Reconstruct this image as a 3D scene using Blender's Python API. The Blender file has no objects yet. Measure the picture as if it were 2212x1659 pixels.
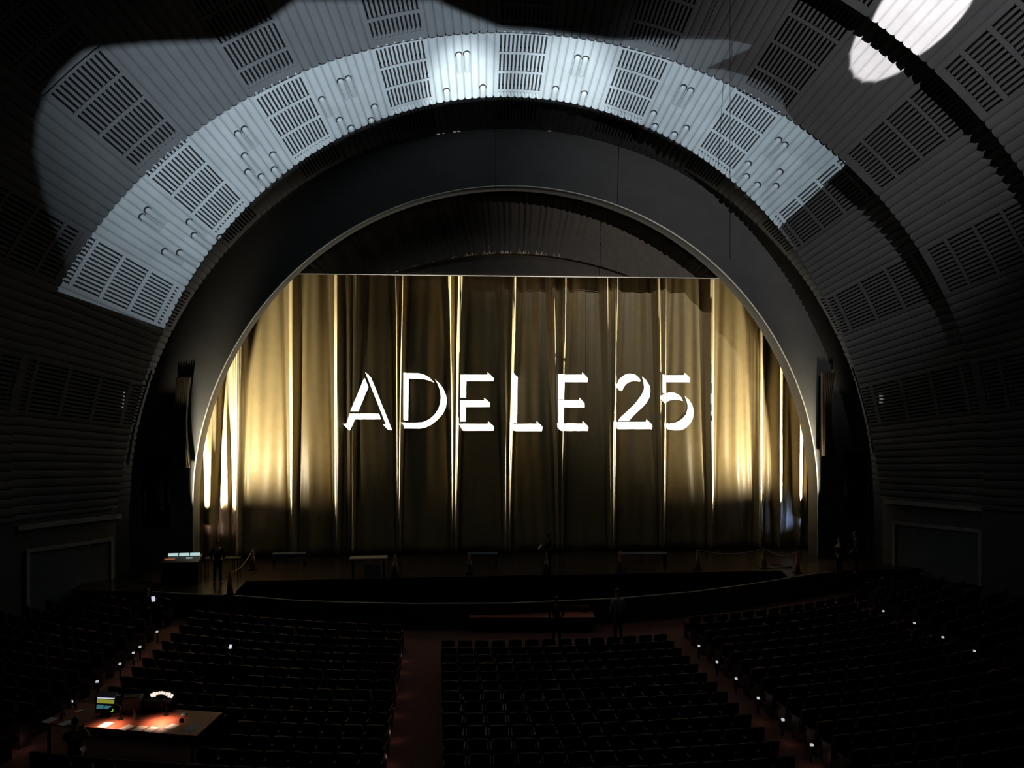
import bpy, bmesh, math, random
from math import sin, cos, tan, radians as R, pi, sqrt, hypot, atan2, degrees, exp
from mathutils import Vector, Matrix
random.seed(7)
sc = bpy.context.scene
COL = sc.collection

# ------------------------------------------------------------------ camera (frame taken as 2212 x 1659)
FP = 1854.0
CX0, CY0 = 1106.0, 829.5
YAW = R(5.0)
CAM = Vector((-3.79, 0.0, 9.7))
cam = bpy.data.cameras.new('camera'); camo = bpy.data.objects.new('camera', cam); COL.objects.link(camo)
cam.sensor_width = 36.0; cam.lens = 36.0*FP/2212.0; cam.clip_end = 500
camo.location = CAM; camo.rotation_euler = (R(90), 0, -YAW)
sc.camera = camo
def ray(px, py):
    u = (px-CX0)/FP; v = (CY0-py)/FP
    return Vector((u*cos(YAW)+sin(YAW), -u*sin(YAW)+cos(YAW), v))
def at_y(px, py, Y):
    d = ray(px, py); return CAM + d*(Y/d.y)
def at_z(px, py, z):
    d = ray(px, py); return CAM + d*((z-CAM.z)/d.z)
def to_px(p):
    q = Vector(p)-CAM
    x = q.x*cos(YAW)-q.y*sin(YAW); y = q.x*sin(YAW)+q.y*cos(YAW)
    return (CX0+FP*x/y, CY0-FP*q.z/y)

# ------------------------------------------------------------------ materials
def mat(name, col, rough=.6, metal=0., noise=0., nscale=4., bump=0., bscale=20., emit=None, estr=0., spec=.5, sheen=0.):
    m = bpy.data.materials.new(name); m.use_nodes = True
    nt = m.node_tree; b = nt.nodes['Principled BSDF']
    b.inputs['Base Color'].default_value = (*col, 1); b.inputs['Roughness'].default_value = rough
    b.inputs['Metallic'].default_value = metal; b.inputs['Specular IOR Level'].default_value = spec
    if sheen: b.inputs['Sheen Weight'].default_value = sheen
    if noise or bump:
        tc = nt.nodes.new('ShaderNodeTexCoord')
    if noise:
        n = nt.nodes.new('ShaderNodeTexNoise'); n.inputs['Scale'].default_value = nscale; n.inputs['Detail'].default_value = 4
        nt.links.new(tc.outputs['Object'], n.inputs['Vector'])
        r = nt.nodes.new('ShaderNodeValToRGB')
        r.color_ramp.elements[0].position = .3; r.color_ramp.elements[1].position = .7
        r.color_ramp.elements[0].color = (*[c*(1-noise) for c in col], 1)
        r.color_ramp.elements[1].color = (*[min(1, c*(1+noise)) for c in col], 1)
        nt.links.new(n.outputs['Fac'], r.inputs['Fac']); nt.links.new(r.outputs['Color'], b.inputs['Base Color'])
    if bump:
        n2 = nt.nodes.new('ShaderNodeTexNoise'); n2.inputs['Scale'].default_value = bscale
        nt.links.new(tc.outputs['Object'], n2.inputs['Vector'])
        bp = nt.nodes.new('ShaderNodeBump'); bp.inputs['Strength'].default_value = bump; bp.inputs['Distance'].default_value = .02
        nt.links.new(n2.outputs['Fac'], bp.inputs['Height']); nt.links.new(bp.outputs['Normal'], b.inputs['Normal'])
    if emit:
        b.inputs['Emission Color'].default_value = (*emit, 1); b.inputs['Emission Strength'].default_value = estr
    return m
M = {}
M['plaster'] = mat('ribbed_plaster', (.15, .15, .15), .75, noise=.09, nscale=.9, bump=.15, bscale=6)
M['plaster_shaded'] = mat('shaded_band_plaster', (.045, .043, .04), .8, noise=.08, nscale=1.2)  # shade put into the colour: plaster darkened for the narrow inner band
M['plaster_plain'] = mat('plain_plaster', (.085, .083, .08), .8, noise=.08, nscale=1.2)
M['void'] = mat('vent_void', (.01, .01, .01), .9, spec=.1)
M['gold'] = mat('gold_satin', (.54, .405, .19), .38, noise=.06, nscale=3, spec=.6, sheen=.3)
M['dim_gold'] = mat('dim_gold_drape', (.05, .034, .018), .7)  # gold drape darkened in its colour to stand for dim light
M['drape'] = mat('dark_drape', (.16, .13, .10), .8, noise=.1, nscale=3)
M['reveal'] = mat('dark_reveal_paint', (.012, .012, .012), .7)
M['bead'] = mat('pale_bead', (.75, .72, .66), .35, metal=.2)
M['stage'] = mat('stage_boards', (.05, .033, .022), .22, noise=.25, nscale=3, spec=.5)
M['carpet'] = mat('red_carpet', (.16, .07, .055), .95, noise=.25, nscale=14, bump=.3, bscale=120, spec=.1)
M['black'] = mat('black_cloth', (.006, .006, .006), .9, spec=.1)
M['flag'] = mat('flag_black', (.00002, .00002, .00002), 1., spec=0.)
M['blackmetal'] = mat('black_metal', (.012, .012, .013), .45, metal=.3)
M['seat'] = mat('seat_velvet', (.040, .016, .017), .75, spec=.2, noise=.2, nscale=10)
M['seatwood'] = mat('seat_shell', (.03, .02, .016), .5)
M['wood'] = mat('desk_wood', (.34, .085, .045), .5, noise=.2, nscale=8)
M['paper'] = mat('paper', (.75, .74, .70), .8)
M['skin'] = mat('skin', (.45, .27, .19), .55)
M['hair'] = mat('dark_hair', (.02, .014, .01), .6)
M['cloth_dark'] = mat('dark_clothing', (.012, .012, .014), .85, spec=.2)
M['cloth_navy'] = mat('navy_trousers', (.012, .014, .022), .85, spec=.2)
M['cloth_white'] = mat('white_shirt', (.6, .6, .6), .8)
M['orange'] = mat('cone_orange', (.5, .17, .05), .6)
M['tape'] = mat('pale_tape', (.5, .45, .35), .7)
M['panel'] = mat('blue_grey_panel', (.14, .16, .19), .6, noise=.1)
M['frame'] = mat('pale_frame', (.5, .47, .42), .6)
M['letter'] = mat('projected_lettering', (.86, .85, .82), .85, spec=.2)
M['silver'] = mat('silver_metal', (.6, .6, .62), .3, metal=.8)
M['red'] = mat('red_plastic', (.5, .03, .02), .4)
M['glass'] = mat('clear_plastic', (.5, .5, .5), .15)
def emis(name, col, s): return mat(name, (.02, .02, .02), .5, emit=col, estr=s)
M['e_white'] = emis('lamp_white', (1, .95, .88), 1.2)
M['e_dot'] = emis('aisle_lens', (.85, .92, 1), .55)
M['e_cyan'] = emis('screen_cyan', (.62, .88, .84), .75)
M['e_orange'] = emis('screen_orange', (.8, .25, .1), .35)
M['e_yellow'] = emis('screen_yellow', (.50, .52, .06), .45)
M['e_blue'] = emis('screen_blue', (.10, .38, .45), .35)
M['e_green'] = emis('screen_green', (.35, .9, .02), .8)
M['e_pale'] = emis('screen_pale', (.75, .8, .95), .8)
M['e_key'] = emis('lit_keys', (1, .80, .68), 1.1)
M['e_dim'] = emis('dim_lamp', (1, .95, .85), .16)

# ------------------------------------------------------------------ mesh helpers
class MB:
    def __init__(s): s.v = []; s.f = []
    def quad_grid(s, fn, nu, nv, keep=None, flip=False):
        b = len(s.v)
        for i in range(nu+1):
            for j in range(nv+1): s.v.append(tuple(fn(i, j)))
        for i in range(nu):
            for j in range(nv):
                if keep and not keep(i, j): continue
                q = (b+i*(nv+1)+j, b+(i+1)*(nv+1)+j, b+(i+1)*(nv+1)+j+1, b+i*(nv+1)+j+1)
                s.f.append(q[::-1] if flip else q)
        return s
    def box(s, c, d, rot=None):
        b = len(s.v); hx, hy, hz = d[0]/2, d[1]/2, d[2]/2
        for sx, sy, sz in ((-1,-1,-1),(1,-1,-1),(1,1,-1),(-1,1,-1),(-1,-1,1),(1,-1,1),(1,1,1),(-1,1,1)):
            p = Vector((sx*hx, sy*hy, sz*hz))
            if rot: p = rot @ p
            s.v.append(tuple(p+Vector(c)))
        for q in ((0,3,2,1),(4,5,6,7),(0,1,5,4),(1,2,6,5),(2,3,7,6),(3,0,4,7)): s.f.append(tuple(b+i for i in q))
        return s
    def tube(s, pts, rad, n=8, closed=False, cap=True):
        b = len(s.v); pts = [Vector(p) for p in pts]; m = len(pts)
        rads = rad if isinstance(rad, (list, tuple)) else [rad]*m
        for i, p in enumerate(pts):
            t = (pts[min(i+1, m-1)]-pts[max(i-1, 0)]).normalized()
            a = t.orthogonal() if abs(t.z) > .95 else t.cross(Vector((0,0,1)))
            a.normalize(); c = t.cross(a)
            if abs(t.z) > .95: a = Vector((1,0,0)); c = t.cross(a).normalized(); a = c.cross(t)
            for k in range(n):
                w = 2*pi*k/n; s.v.append(tuple(p+(a*cos(w)+c*sin(w))*rads[i]))
        for i in range(m-1):
            for k in range(n):
                s.f.append((b+i*n+k, b+i*n+(k+1)%n, b+(i+1)*n+(k+1)%n, b+(i+1)*n+k))
        if cap:
            s.f.append(tuple(b+k for k in range(n))[::-1]); s.f.append(tuple(b+(m-1)*n+k for k in range(n)))
        return s
    def lathe(s, prof, c=(0,0,0), n=16):
        b = len(s.v)
        for r, z in prof:
            for k in range(n):
                w = 2*pi*k/n; s.v.append((c[0]+r*cos(w), c[1]+r*sin(w), c[2]+z))
        for i in range(len(prof)-1):
            for k in range(n):
                s.f.append((b+i*n+k, b+i*n+(k+1)%n, b+(i+1)*n+(k+1)%n, b+(i+1)*n+k))
        s.f.append(tuple(b+k for k in range(n))[::-1]); s.f.append(tuple(b+(len(prof)-1)*n+k for k in range(n)))
        return s
    def prism(s, poly, z0, z1):
        b = len(s.v); n = len(poly)
        for x, y in poly: s.v.append((x, y, z0))
        for x, y in poly: s.v.append((x, y, z1))
        s.f.append(tuple(range(b, b+n))[::-1]); s.f.append(tuple(range(b+n, b+2*n)))
        for i in range(n): s.f.append((b+i, b+(i+1)%n, b+n+(i+1)%n, b+n+i))
        return s
    def mesh(s, name, m, smooth=False):
        me = bpy.data.meshes.new(name); me.from_pydata(s.v, [], s.f); me.update()
        me.materials.append(m)
        if smooth: me.polygons.foreach_set('use_smooth', [True]*len(me.polygons))
        return me
    def build(s, name, m, parent=None, smooth=False, bevel=0.):
        o = bpy.data.objects.new(name, s.mesh(name, m, smooth)); COL.objects.link(o)
        if parent:
            o.parent = parent; o.matrix_parent_inverse = Matrix.Identity(4)
        if bevel:
            md = o.modifiers.new('bevel', 'BEVEL'); md.width = bevel; md.segments = 2; md.limit_method = 'ANGLE'
        return o
def tag(o, label=None, cat=None, group=None, kind=None):
    if label: o['label'] = label
    if cat: o['category'] = cat
    if group: o['group'] = group
    if kind: o['kind'] = kind
    return o
def empty(name, loc, rz, label, cat, group=None):
    o = bpy.data.objects.new(name, None); COL.objects.link(o); o.location = loc; o.rotation_euler = (0, 0, rz)
    return tag(o, label, cat, group)
def copy_tree(o, parent=None):
    c = o.copy(); COL.objects.link(c)
    if parent: c.parent = parent
    for ch in o.children: copy_tree(ch, c)
    return c
ORD = ['first','second','third','fourth','fifth','sixth','seventh','eighth','ninth','tenth','eleventh','twelfth','thirteenth','fourteenth','fifteenth','sixteenth','seventeenth','eighteenth','nineteenth','twentieth']

# ------------------------------------------------------------------ arch bands
ZC = 4.1            # springing height of every arch
D = 41.46           # plane of the proscenium wall
RP = 15.2           # proscenium opening radius
LIPC = [(40.0, [19.107, -1.531, .437], -.197), (36.5, [20.707, .971, -.388], -.176), (33.0, [24.215, .574, -.208], 0.), (28.6, [29.0, .6, -.2], 0.)]
def lip_r(k, th):
    Y, c, x0 = LIPC[k]; t = max(-pi/2, min(pi/2, th))
    return c[0]+c[1]*t*t+c[2]*t**4+x0*sin(t)
STEP = .62
def band_ends(k, th):
    """(Y,r) at the audience end and at the stage end of band k"""
    if k == 0: return (40.12, lip_r(0, th)+.5), (41.3, 18.0 if abs(th) < 1.2 else 18.0)
    return (LIPC[k][0]+.1, lip_r(k, th)+STEP), (LIPC[k-1][0], lip_r(k-1, th))
def band_pt(k, th, t, off=0.):
    """t = 0 at the stage-side lip, 1 at the audience end; off > 0 pushes away from the axis"""
    (ya, ra), (yb, rb) = band_ends(k, th)
    y = yb+(ya-yb)*t; r = rb+(ra-rb)*t+off
    return Vector((r*sin(th), y, ZC+r*cos(th)))
def band_len(k, th):
    (ya, ra), (yb, rb) = band_ends(k, th); return hypot(ya-yb, ra-rb)
RIB = .10
def rib(thdeg):
    t = (thdeg+90.5) % 1.0
    return -RIB*sqrt(max(0, 1-(2*t-1)**2))
BLOCKS = {0: [(.30, 1.75)], 1: [(.0, .38), (.54, 1.58), (1.73, 2.77), (2.92, 3.96), (4.11, 4.75)],
          2: [(.32, 1.04), (1.19, 2.23), (2.38, 3.42), (3.57, 4.62)], 3: [(.32, 1.02), (1.22, 2.22), (2.42, 3.42), (3.62, 4.62), (4.77, 5.7)]}
COLS = [-75, -60, -45, -30, -15, 0, 15, 30, 45, 60, 75]
GH = 3.0            # half width of a grille column in degrees
def in_col(d):
    c = round(d/15)*15
    return c in COLS and abs(d-c) < GH
NS = 10
def t_list(k):
    L = band_len(k, R(45)); ts = {0., 1.}
    for a, b in BLOCKS[k]: ts.add(min(1, a/L)); ts.add(min(1, b/L))
    ts = sorted(ts); out = []
    for a, b in zip(ts, ts[1:]):
        n = max(1, round((b-a)*L/.6))
        out += [a+(b-a)*i/n for i in range(n)]
    return out+[1.]
def blocks_t(k):
    L = band_len(k, R(45)); return [(min(1, a/L), min(1, b/L)) for a, b in BLOCKS[k] if a/L < .97]
for k in range(4):
    ts = t_list(k); bl = blocks_t(k)
    mb = MB(); n = 180*NS
    def fn(i, j, k=k, ts=ts):
        d = -90+i/NS
        amp = -.085+.15*rib(d) if in_col(d) else rib(d)
        if k == 0: amp *= .6
        return band_pt(k, R(d), ts[j], amp)
    def keep(i, j, ts=ts, bl=bl):
        d = -90+(i+.5)/NS; t = (ts[j]+ts[j+1])/2
        return not (in_col(d) and any(a < t < b for a, b in bl))
    mb.quad_grid(fn, n, len(ts)-1, keep)
    # lip return (real thickness behind the edge)
    def lipfn(i, j, k=k):
        d = -90+i/NS; p = band_pt(k, R(d), 0, rib(d)*(.6 if k == 0 else 1)+.45*j); p.y += .0
        return p
    mb.quad_grid(lipfn, n, 1, flip=True)
    # straight walls under the springing
    for s in (-1, 1):
        def wfn(i, j, k=k, s=s, ts=ts):
            p = band_pt(k, s*pi/2, ts[j]); return (p.x, p.y, ZC-ZC*i/6)
        mb.quad_grid(wfn, 6, len(ts)-1, flip=(s > 0))
    o = mb.build('ceiling', M['plaster'] if k else M['plaster_shaded']); tag(o, kind='structure')
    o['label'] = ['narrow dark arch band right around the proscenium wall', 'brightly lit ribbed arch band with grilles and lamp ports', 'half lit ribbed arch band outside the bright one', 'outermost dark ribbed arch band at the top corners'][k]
BANDN = ['innermost band', 'bright band', 'second band', 'outermost band']
def col_name(c):
    if c == 0: return 'crown column'
    side = 'left' if c < 0 else 'right'
    return '%s column %s of crown' % (ORD[abs(c)//15-1], side)
for k in range(4):
    for c in COLS:
        for bi, (a, b) in enumerate(blocks_t(k)):
            cen = band_pt(k, R(c), (a+b)/2); px = to_px(cen)
            if cen.y < 5 or not (-60 < px[0] < 2272 and -60 < px[1] < 1659): continue
            root = empty('vent_grille', cen, 0, 'slotted vent grille, %s from the lip, %s, on %s' % (ORD[bi], col_name(c), BANDN[k]), 'vent', 'vent grilles of the arch bands')
            sl = MB()
            for q in range(13):
                d0 = c-GH+q*.5-(.135 if q else 0); d1 = c-GH+q*.5+(.135 if q < 12 else 0)
                def sfn(i, j, d0=d0, d1=d1):
                    dd = [d0, d0, d1, d1][i]; off = [.16, 0, 0, .16][i]
                    return band_pt(k, R(dd), a+(b-a)*j/2, off-(RIB*.8 if off == 0 else 0))-cen
                sl.quad_grid(sfn, 3, 2)
            sl.build('slat_panel', M['plaster'] if k else M['plaster_shaded'], root)
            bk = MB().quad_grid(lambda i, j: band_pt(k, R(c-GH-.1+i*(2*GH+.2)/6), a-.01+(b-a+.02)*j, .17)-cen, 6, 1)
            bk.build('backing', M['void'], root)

# ray on the smooth bands
def band_hit(px, py, ks=(1, 2, 3)):
    d = ray(px, py); best = None
    for k in ks:
        lo = LIPC[k][0]; hi = LIPC[k-1][0] if k else 41.3
        def g(Y):
            p = CAM+d*(Y/d.y); th = atan2(p.x, p.z-ZC); (ya, ra), (yb, rb) = band_ends(k, th)
            return hypot(p.x, p.z-ZC)-(rb+(ra-rb)*(Y-yb)/(ya-yb))
        a, b = lo+.1, hi
        if g(a)*g(b) > 0: continue
        for _ in range(40):
            m = (a+b)/2
            if g(a)*g(m) <= 0: b = m
            else: a = m
        p = CAM+d*(a/d.y)
        if best is None or p.y < best[0].y: best = (p, k)
    return best

# lamp ports
PORTS = [(502,283),(517,273),(520,329),(527,364),(554,376),(588,322),(592,353),(315,441),(303,456),(400,473),(410,503),(349,534),(381,537),(471,502),
 (735,164),(750,159),(735,247),(758,265),(798,250),(805,221),(684,208),(986,108),(1002,106),(964,186),(1036,179),(1196,181),(1269,193),(1242,113),(1257,115),
 (1480,179),(1495,185),(1420,237),(1423,265),(1461,281),(1485,266),(1692,297),(1704,306),(1618,342),(1683,356),(1614,369),(1674,386),(1647,395)]
def bay_name(c):
    if c < 0: return 'between %s and %s grille columns left of crown' % (ORD[-c-1-1] if c < -1 else 'crown', ORD[-c-1]) if c < -1 else 'just left of the crown grilles'
    return 'just right of the crown grilles' if c == 0 else 'between %s and %s grille columns right of crown' % (ORD[c-1], ORD[c])
bays = {}
for px, py in PORTS:
    h = band_hit(px, py, (1,))
    if not h: continue
    p, k = h; th = atan2(p.x, p.z-ZC); dg = round(degrees(th)); 
    bays.setdefault(math.floor(dg/15), []).append((dg, p))
port0 = None
for bay, lst in bays.items():
    lst.sort(key=lambda e: (e[0], -e[1].y))
    for q_ in range(1, len(lst)):
        if lst[q_][0] == lst[q_-1][0] and abs(lst[q_][1].y-lst[q_-1][1].y) < .9: lst[q_] = (lst[q_][0]+1, lst[q_][1])
    for n_, (dg, p) in enumerate(lst):
        th = R(dg); (ya, ra), (yb, rb) = band_ends(1, th); t = (p.y-yb)/(ya-yb)
        p = band_pt(1, th, t, -RIB)
        ax = (band_pt(1, th, 0)-band_pt(1, th, 1)).normalized()      # towards the lip
        tang = Vector((cos(th), 0, -sin(th))); nrm = tang.cross(ax).normalized()
        if nrm.dot(Vector((-sin(th), 0, -cos(th)))) < 0: nrm = -nrm
        L = min(.95, t*band_len(1, th)-.05)
        root = empty('lamp_port', p, 0, 'hooded lamp port %s, %s from left' % (bay_name(bay), ORD[n_]), 'lamp', 'lamp ports of the bright arch band')
        hb = MB(); NA = 10; RR = .135
        def hf(i, j):
            w = pi*i/NA
            if j <= 4:
                e = sin(pi/2*j/4); q = -cos(pi/2*j/4)*RR
                return ax*(.15+q) + tang*cos(w)*RR*e + nrm*(sin(w)*RR*.85*e)
            q = (j-4)/6
            return ax*(.15+L*q) + tang*cos(w)*RR + nrm*(sin(w)*RR*.85-.075*q**1.6)
        hb.quad_grid(hf, NA, 10)
        hb.build('hood', M['plaster'], root, smooth=True)
        ob = MB()
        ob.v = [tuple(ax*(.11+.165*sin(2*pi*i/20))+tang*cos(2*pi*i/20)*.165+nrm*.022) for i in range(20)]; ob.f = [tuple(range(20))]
        ob.build('opening', M['void'], root)  # flat black disc stands for the shaded gap round the hood

# ------------------------------------------------------------------ proscenium wall, reveal, bead
NA = 96
def opening(i, r):
    """opening outline from floor left over the arch to floor right"""
    n1 = 12
    if i < n1: return (-r, 1.0+(ZC-1.0)*i/n1)
    if i <= n1+NA: th = -pi/2+pi*(i-n1)/NA; return (r*sin(th), ZC+r*cos(th))
    return (r, ZC-(ZC-1.0)*(i-n1-NA)/n1)
NT = NA+24
mb = MB().quad_grid(lambda i, j: (lambda q: (q[0], D if j else 41.30, q[1]))(opening(i, RP if j else 18.3)), NT, 1)
tag(mb.build('wall_front', M['plaster_plain']), 'dark plain proscenium wall around the arch opening', kind='structure')
mb = MB().quad_grid(lambda i, j: (lambda q: (q[0], D+1.15*j, q[1]))(opening(i, RP)), NT, 1)
mb.quad_grid(lambda i, j: (lambda q: (q[0], D+1.15, q[1]))(opening(i, RP+8*j)), NT, 1)
tag(mb.build('trim_1', M['reveal']), 'dark reveal of the proscenium arch', kind='structure')
mb = MB().tube([(lambda q: (q[0], D-.01, q[1]))(opening(i, RP)) for i in range(NT+1)], .032, 6)
tag(mb.build('trim_2', M['bead'], smooth=True), 'thin pale bead along the proscenium edge', kind='structure')

# ------------------------------------------------------------------ the gold curtain
YC = 44.1
FINS = []   # (X, strength)
for px, h, w, dbl in ((455,.10,.35,0),(512,.46,.27,.10),(632,.42,.24,0),(728,.40,.22,0),(760,.30,.17,.30),(862,.28,.13,.30),(983,.46,.20,.44),(1098,.42,.19,.46),(1209,.44,.19,.50),(1322,.42,.19,.42),(1431,.40,.17,.36),(1537,.40,.26,0),(1640,.42,.28,.08),(1683,.40,.30,0),(1727,.36,.28,0)):
    FINS.append((at_y(px, 900, YC-.2).x, h, w, dbl))
rs = random.Random(3)
FOLDS = [(rs.uniform(.010, .024), 2*pi/rs.uniform(.6, 2.2), rs.uniform(-.035, .035), rs.uniform(0, 6.28)) for _ in range(9)]
def curtain_y(X, Z):
    s = max(0., min(1., (Z-1.)/14.))
    y = YC
    for a, kf, sl, ph in FOLDS: y += a*sin(kf*(X+sl*(Z-9))+ph)
    for fx, h, w, dbl in FINS:
        dx = X-fx-.02*(Z-8)*(.3 if fx < 0 else -.3)
        if abs(dx) > 1.7: continue
        sep = dbl*(.25+.95*s**1.4)/2
        ww = w*(.50+.75*s**1.3)
        g = exp(-(abs((dx-sep)/ww)**1.6))
        if dbl:
            g = max(g, (.72+.1*s)*exp(-(abs((dx+sep)/(ww*.9))**1.6)))
            g *= 1+.07*sin(dx*46)*s
        y -= h*g*(.6+.4*s)
        y += .10*exp(-((abs(dx)-sep-1.7*ww)/(.6*ww))**2)
    return y
NXC, NZC = 1500, 44
XL, XR_, ZT = -16.6, 16.6, 15.6
mb = MB().quad_grid(lambda i, j: (lambda X, Z: (X, curtain_y(X, Z), Z))(XL+(XR_-XL)*i/NXC, 1.03+.10*abs(sin(.9*(XL+(XR_-XL)*i/NXC)))*(1-j/NZC)+(ZT-1.03)*j/NZC), NXC, NZC)
cur = mb.build('stage_curtain', M['gold'], smooth=True)
md = cur.modifiers.new('thickness', 'SOLIDIFY'); md.thickness = .02; md.offset = -1
tag(cur, 'huge gold pleated stage curtain filling the proscenium arch above the stage', 'curtain')

# header: radial pleats above the straight edge, plain half-moon at its middle
ZH = at_y(1100, 597, D+1.3).z
hd = empty('curtain_header', (0, D+1.3, ZH), 0, 'dark fan-pleated header drape filling the top of the proscenium arch', 'drape')
def hfn(i, j):
    X = -12.5+25*i/500
    top = sqrt(max(0., (RP+.3)**2-X*X))+ZC
    zin = ZH+max(0., 1.15*(1-(X/6.2)**2))
    z = zin+(max(top, zin+.05)-zin)*j/10
    a = degrees(atan2(X, z-(ZH-9)))
    y = (.10*abs(sin(a*1.9))+.04*sin(a*5.1+1))*min(1, .25+j/6)
    return (X, y, z-ZH)
MB().quad_grid(hfn, 500, 10).build('fan_pleats', M['drape'], hd, smooth=True)
MB().quad_grid(lambda i, j: (-12.5+25*i/60, .16, j*1.6), 60, 1).build('half_moon_panel', M['drape'], hd)
MB().tube([(-12.45+24.9*i/40, -.02, .02+.03*sin(i*.5)*0) for i in range(41)], .028, 6).build('hem_bar', M['bead'], hd)

# ------------------------------------------------------------------ projected writing: white pieces stand for the light on the curtain
def P1(l): return [(720+x*.13562, 770+y*.13562) for x, y in l]
def P2(l): return [(960+x*.15371, 770+y*.15371) for x, y in l]
def P3(l): return [(1240+x*.13562, 770+y*.13562) for x, y in l]
LET = [
 ('A', 'first', [P1([(495,335),(560,485),(400,875),(270,875)]), P1([(508,248),(600,330),(938,1172),(875,1172),(792,1082),(836,1078)]), P1([(258,912),(728,912),(760,1003),(345,1003),(272,1175),(248,1175),(150,1075),(205,1070)])]),
 ('D', 'second', [P1([(1115,258),(1145,258),(1180,265),(1350,265),(1450,290),(1530,335),(1610,418),(1540,388),(1440,360),(1360,356),(1200,356),(1192,1018),(1130,1018),(1113,1005)]),
   P1([(1622,368),(1690,430),(1750,510),(1795,620),(1808,710),(1790,820),(1740,920),(1660,1010),(1560,1090),(1450,1138),(1370,1150),(1130,1148),(1128,1110),(1075,1052),(1140,1050),(1160,1056),(1330,1056),(1430,1045),(1530,1000),(1610,930),(1670,840),(1705,740),(1712,640),(1700,540),(1660,430)])]),
 ('E', 'third', [P2([(225,255),(605,255),(605,220),(695,305),(688,348),(308,348),(305,580),(222,580)]), P2([(222,615),(560,615),(560,580),(642,655),(638,710),(305,710),(300,915),(218,915)]), P2([(195,945),(612,945),(612,910),(697,985),(693,1045),(262,1045)])]),
 ('L', 'fourth', [P2([(952,215),(1030,290),(1020,935),(942,935)]), P2([(915,938),(960,946),(1295,944),(1295,908),(1378,985),(1372,1050),(975,1050),(945,1010)])]),
 ('E', 'fifth', [P2([(1605,245),(1645,245),(1690,255),(1935,255),(1935,222),(2015,300),(2010,362),(1688,362),(1680,604),(1602,604)]), P2([(1602,613),(1890,613),(1895,578),(1972,655),(1970,718),(1678,718),(1672,933),(1602,930)]), P2([(1583,938),(1940,944),(1942,908),(2023,985),(2018,1048),(1640,1048),(1588,1000)])]),
 ('2', 'sixth', [P3([(645,430),(680,445),(700,395),(745,335),(810,290),(880,272),(950,280),(1000,305),(1040,345),(1058,380),(1050,403),(960,392),(890,402),(830,440),(790,490),(765,550),(720,540),(660,475)]),
   P3([(1082,315),(1150,380),(1200,460),(1218,540),(1205,640),(1160,730),(1080,820),(960,930),(872,1028),(700,1028),(745,965),(850,870),(980,740),(1070,620),(1110,540),(1115,470),(1100,380)]), P3([(635,1042),(1145,1042),(1150,1002),(1245,1085),(1240,1158),(690,1158),(638,1105)])]),
 ('5', 'seventh', [P3([(1408,285),(1455,298),(1750,298),(1760,262),(1852,345),(1845,412),(1458,412),(1448,580),(1410,585)]), P3([(1372,635),(1450,587),(1530,572),(1600,580),(1660,605),(1710,650),(1738,710),(1660,690),(1590,688),(1510,705),(1450,745),(1410,710),(1380,680)]),
   P3([(1762,630),(1830,690),(1880,770),(1908,870),(1895,980),(1850,1070),(1780,1140),(1700,1175),(1600,1180),(1500,1160),(1440,1130),(1440,1065),(1530,1065),(1630,1050),(1720,1000),(1780,930),(1810,840),(1808,760),(1785,690)])]),
]
def letter_y(X, Z): return curtain_y(X, Z)-.05
def on_curtain(px, py, lift=.09):
    p = at_y(px, py, YC)
    for _ in range(14): p = at_y(px, py, .5*p.y+.5*letter_y(p.x, p.z))
    return p
PROJ = Vector((CAM.x+.3, -2.0, CAM.z+1.6))        # unseen title projector behind the camera, no mount built
def densify(poly, step):
    out = []
    for (x0, y0), (x1, y1) in zip(poly, poly[1:]+poly[:1]):
        n = max(1, int(hypot(x1-x0, y1-y0)/step))
        out += [(x0+(x1-x0)*i/n, y0+(y1-y0)*i/n) for i in range(n)]
    return out
HOLES = []
for ch, on, polys in LET:
    bm = bmesh.new()
    for poly in polys:
        vs = [bm.verts.new((x, y, 0)) for x, y in poly]; bm.faces.new(vs)
        HOLES.append([on_curtain(x, y) for x, y in densify(poly, 1.5)])
    xs = [v.co.x for v in bm.verts]; ys = [v.co.y for v in bm.verts]
    bm.normal_update(); bmesh.ops.triangulate(bm, faces=bm.faces[:])
    x = min(xs)
    while x < max(xs):
        bmesh.ops.bisect_plane(bm, geom=bm.verts[:]+bm.edges[:]+bm.faces[:], plane_co=(x, 0, 0), plane_no=(1, 0, 0)); x += 1.3
    y = min(ys)
    while y < max(ys):
        bmesh.ops.bisect_plane(bm, geom=bm.verts[:]+bm.edges[:]+bm.faces[:], plane_co=(0, y, 0), plane_no=(0, 1, 0)); y += 12
    for v in bm.verts: v.co = on_curtain(v.co.x, v.co.y)
    bmesh.ops.recalc_face_normals(bm, faces=bm.faces[:])
    me = bpy.data.meshes.new('projected_letter'); bm.to_mesh(me); bm.free(); me.materials.append(M['letter'])
    o = bpy.data.objects.new('projected_letter', me); COL.objects.link(o)
    kind = 'letter' if ch.isalpha() else 'numeral'
    tag(o, 'big projected white %s %s, %s character of the writing across the gold curtain' % (kind, ch, on), 'letter', 'writing across the curtain')

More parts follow.
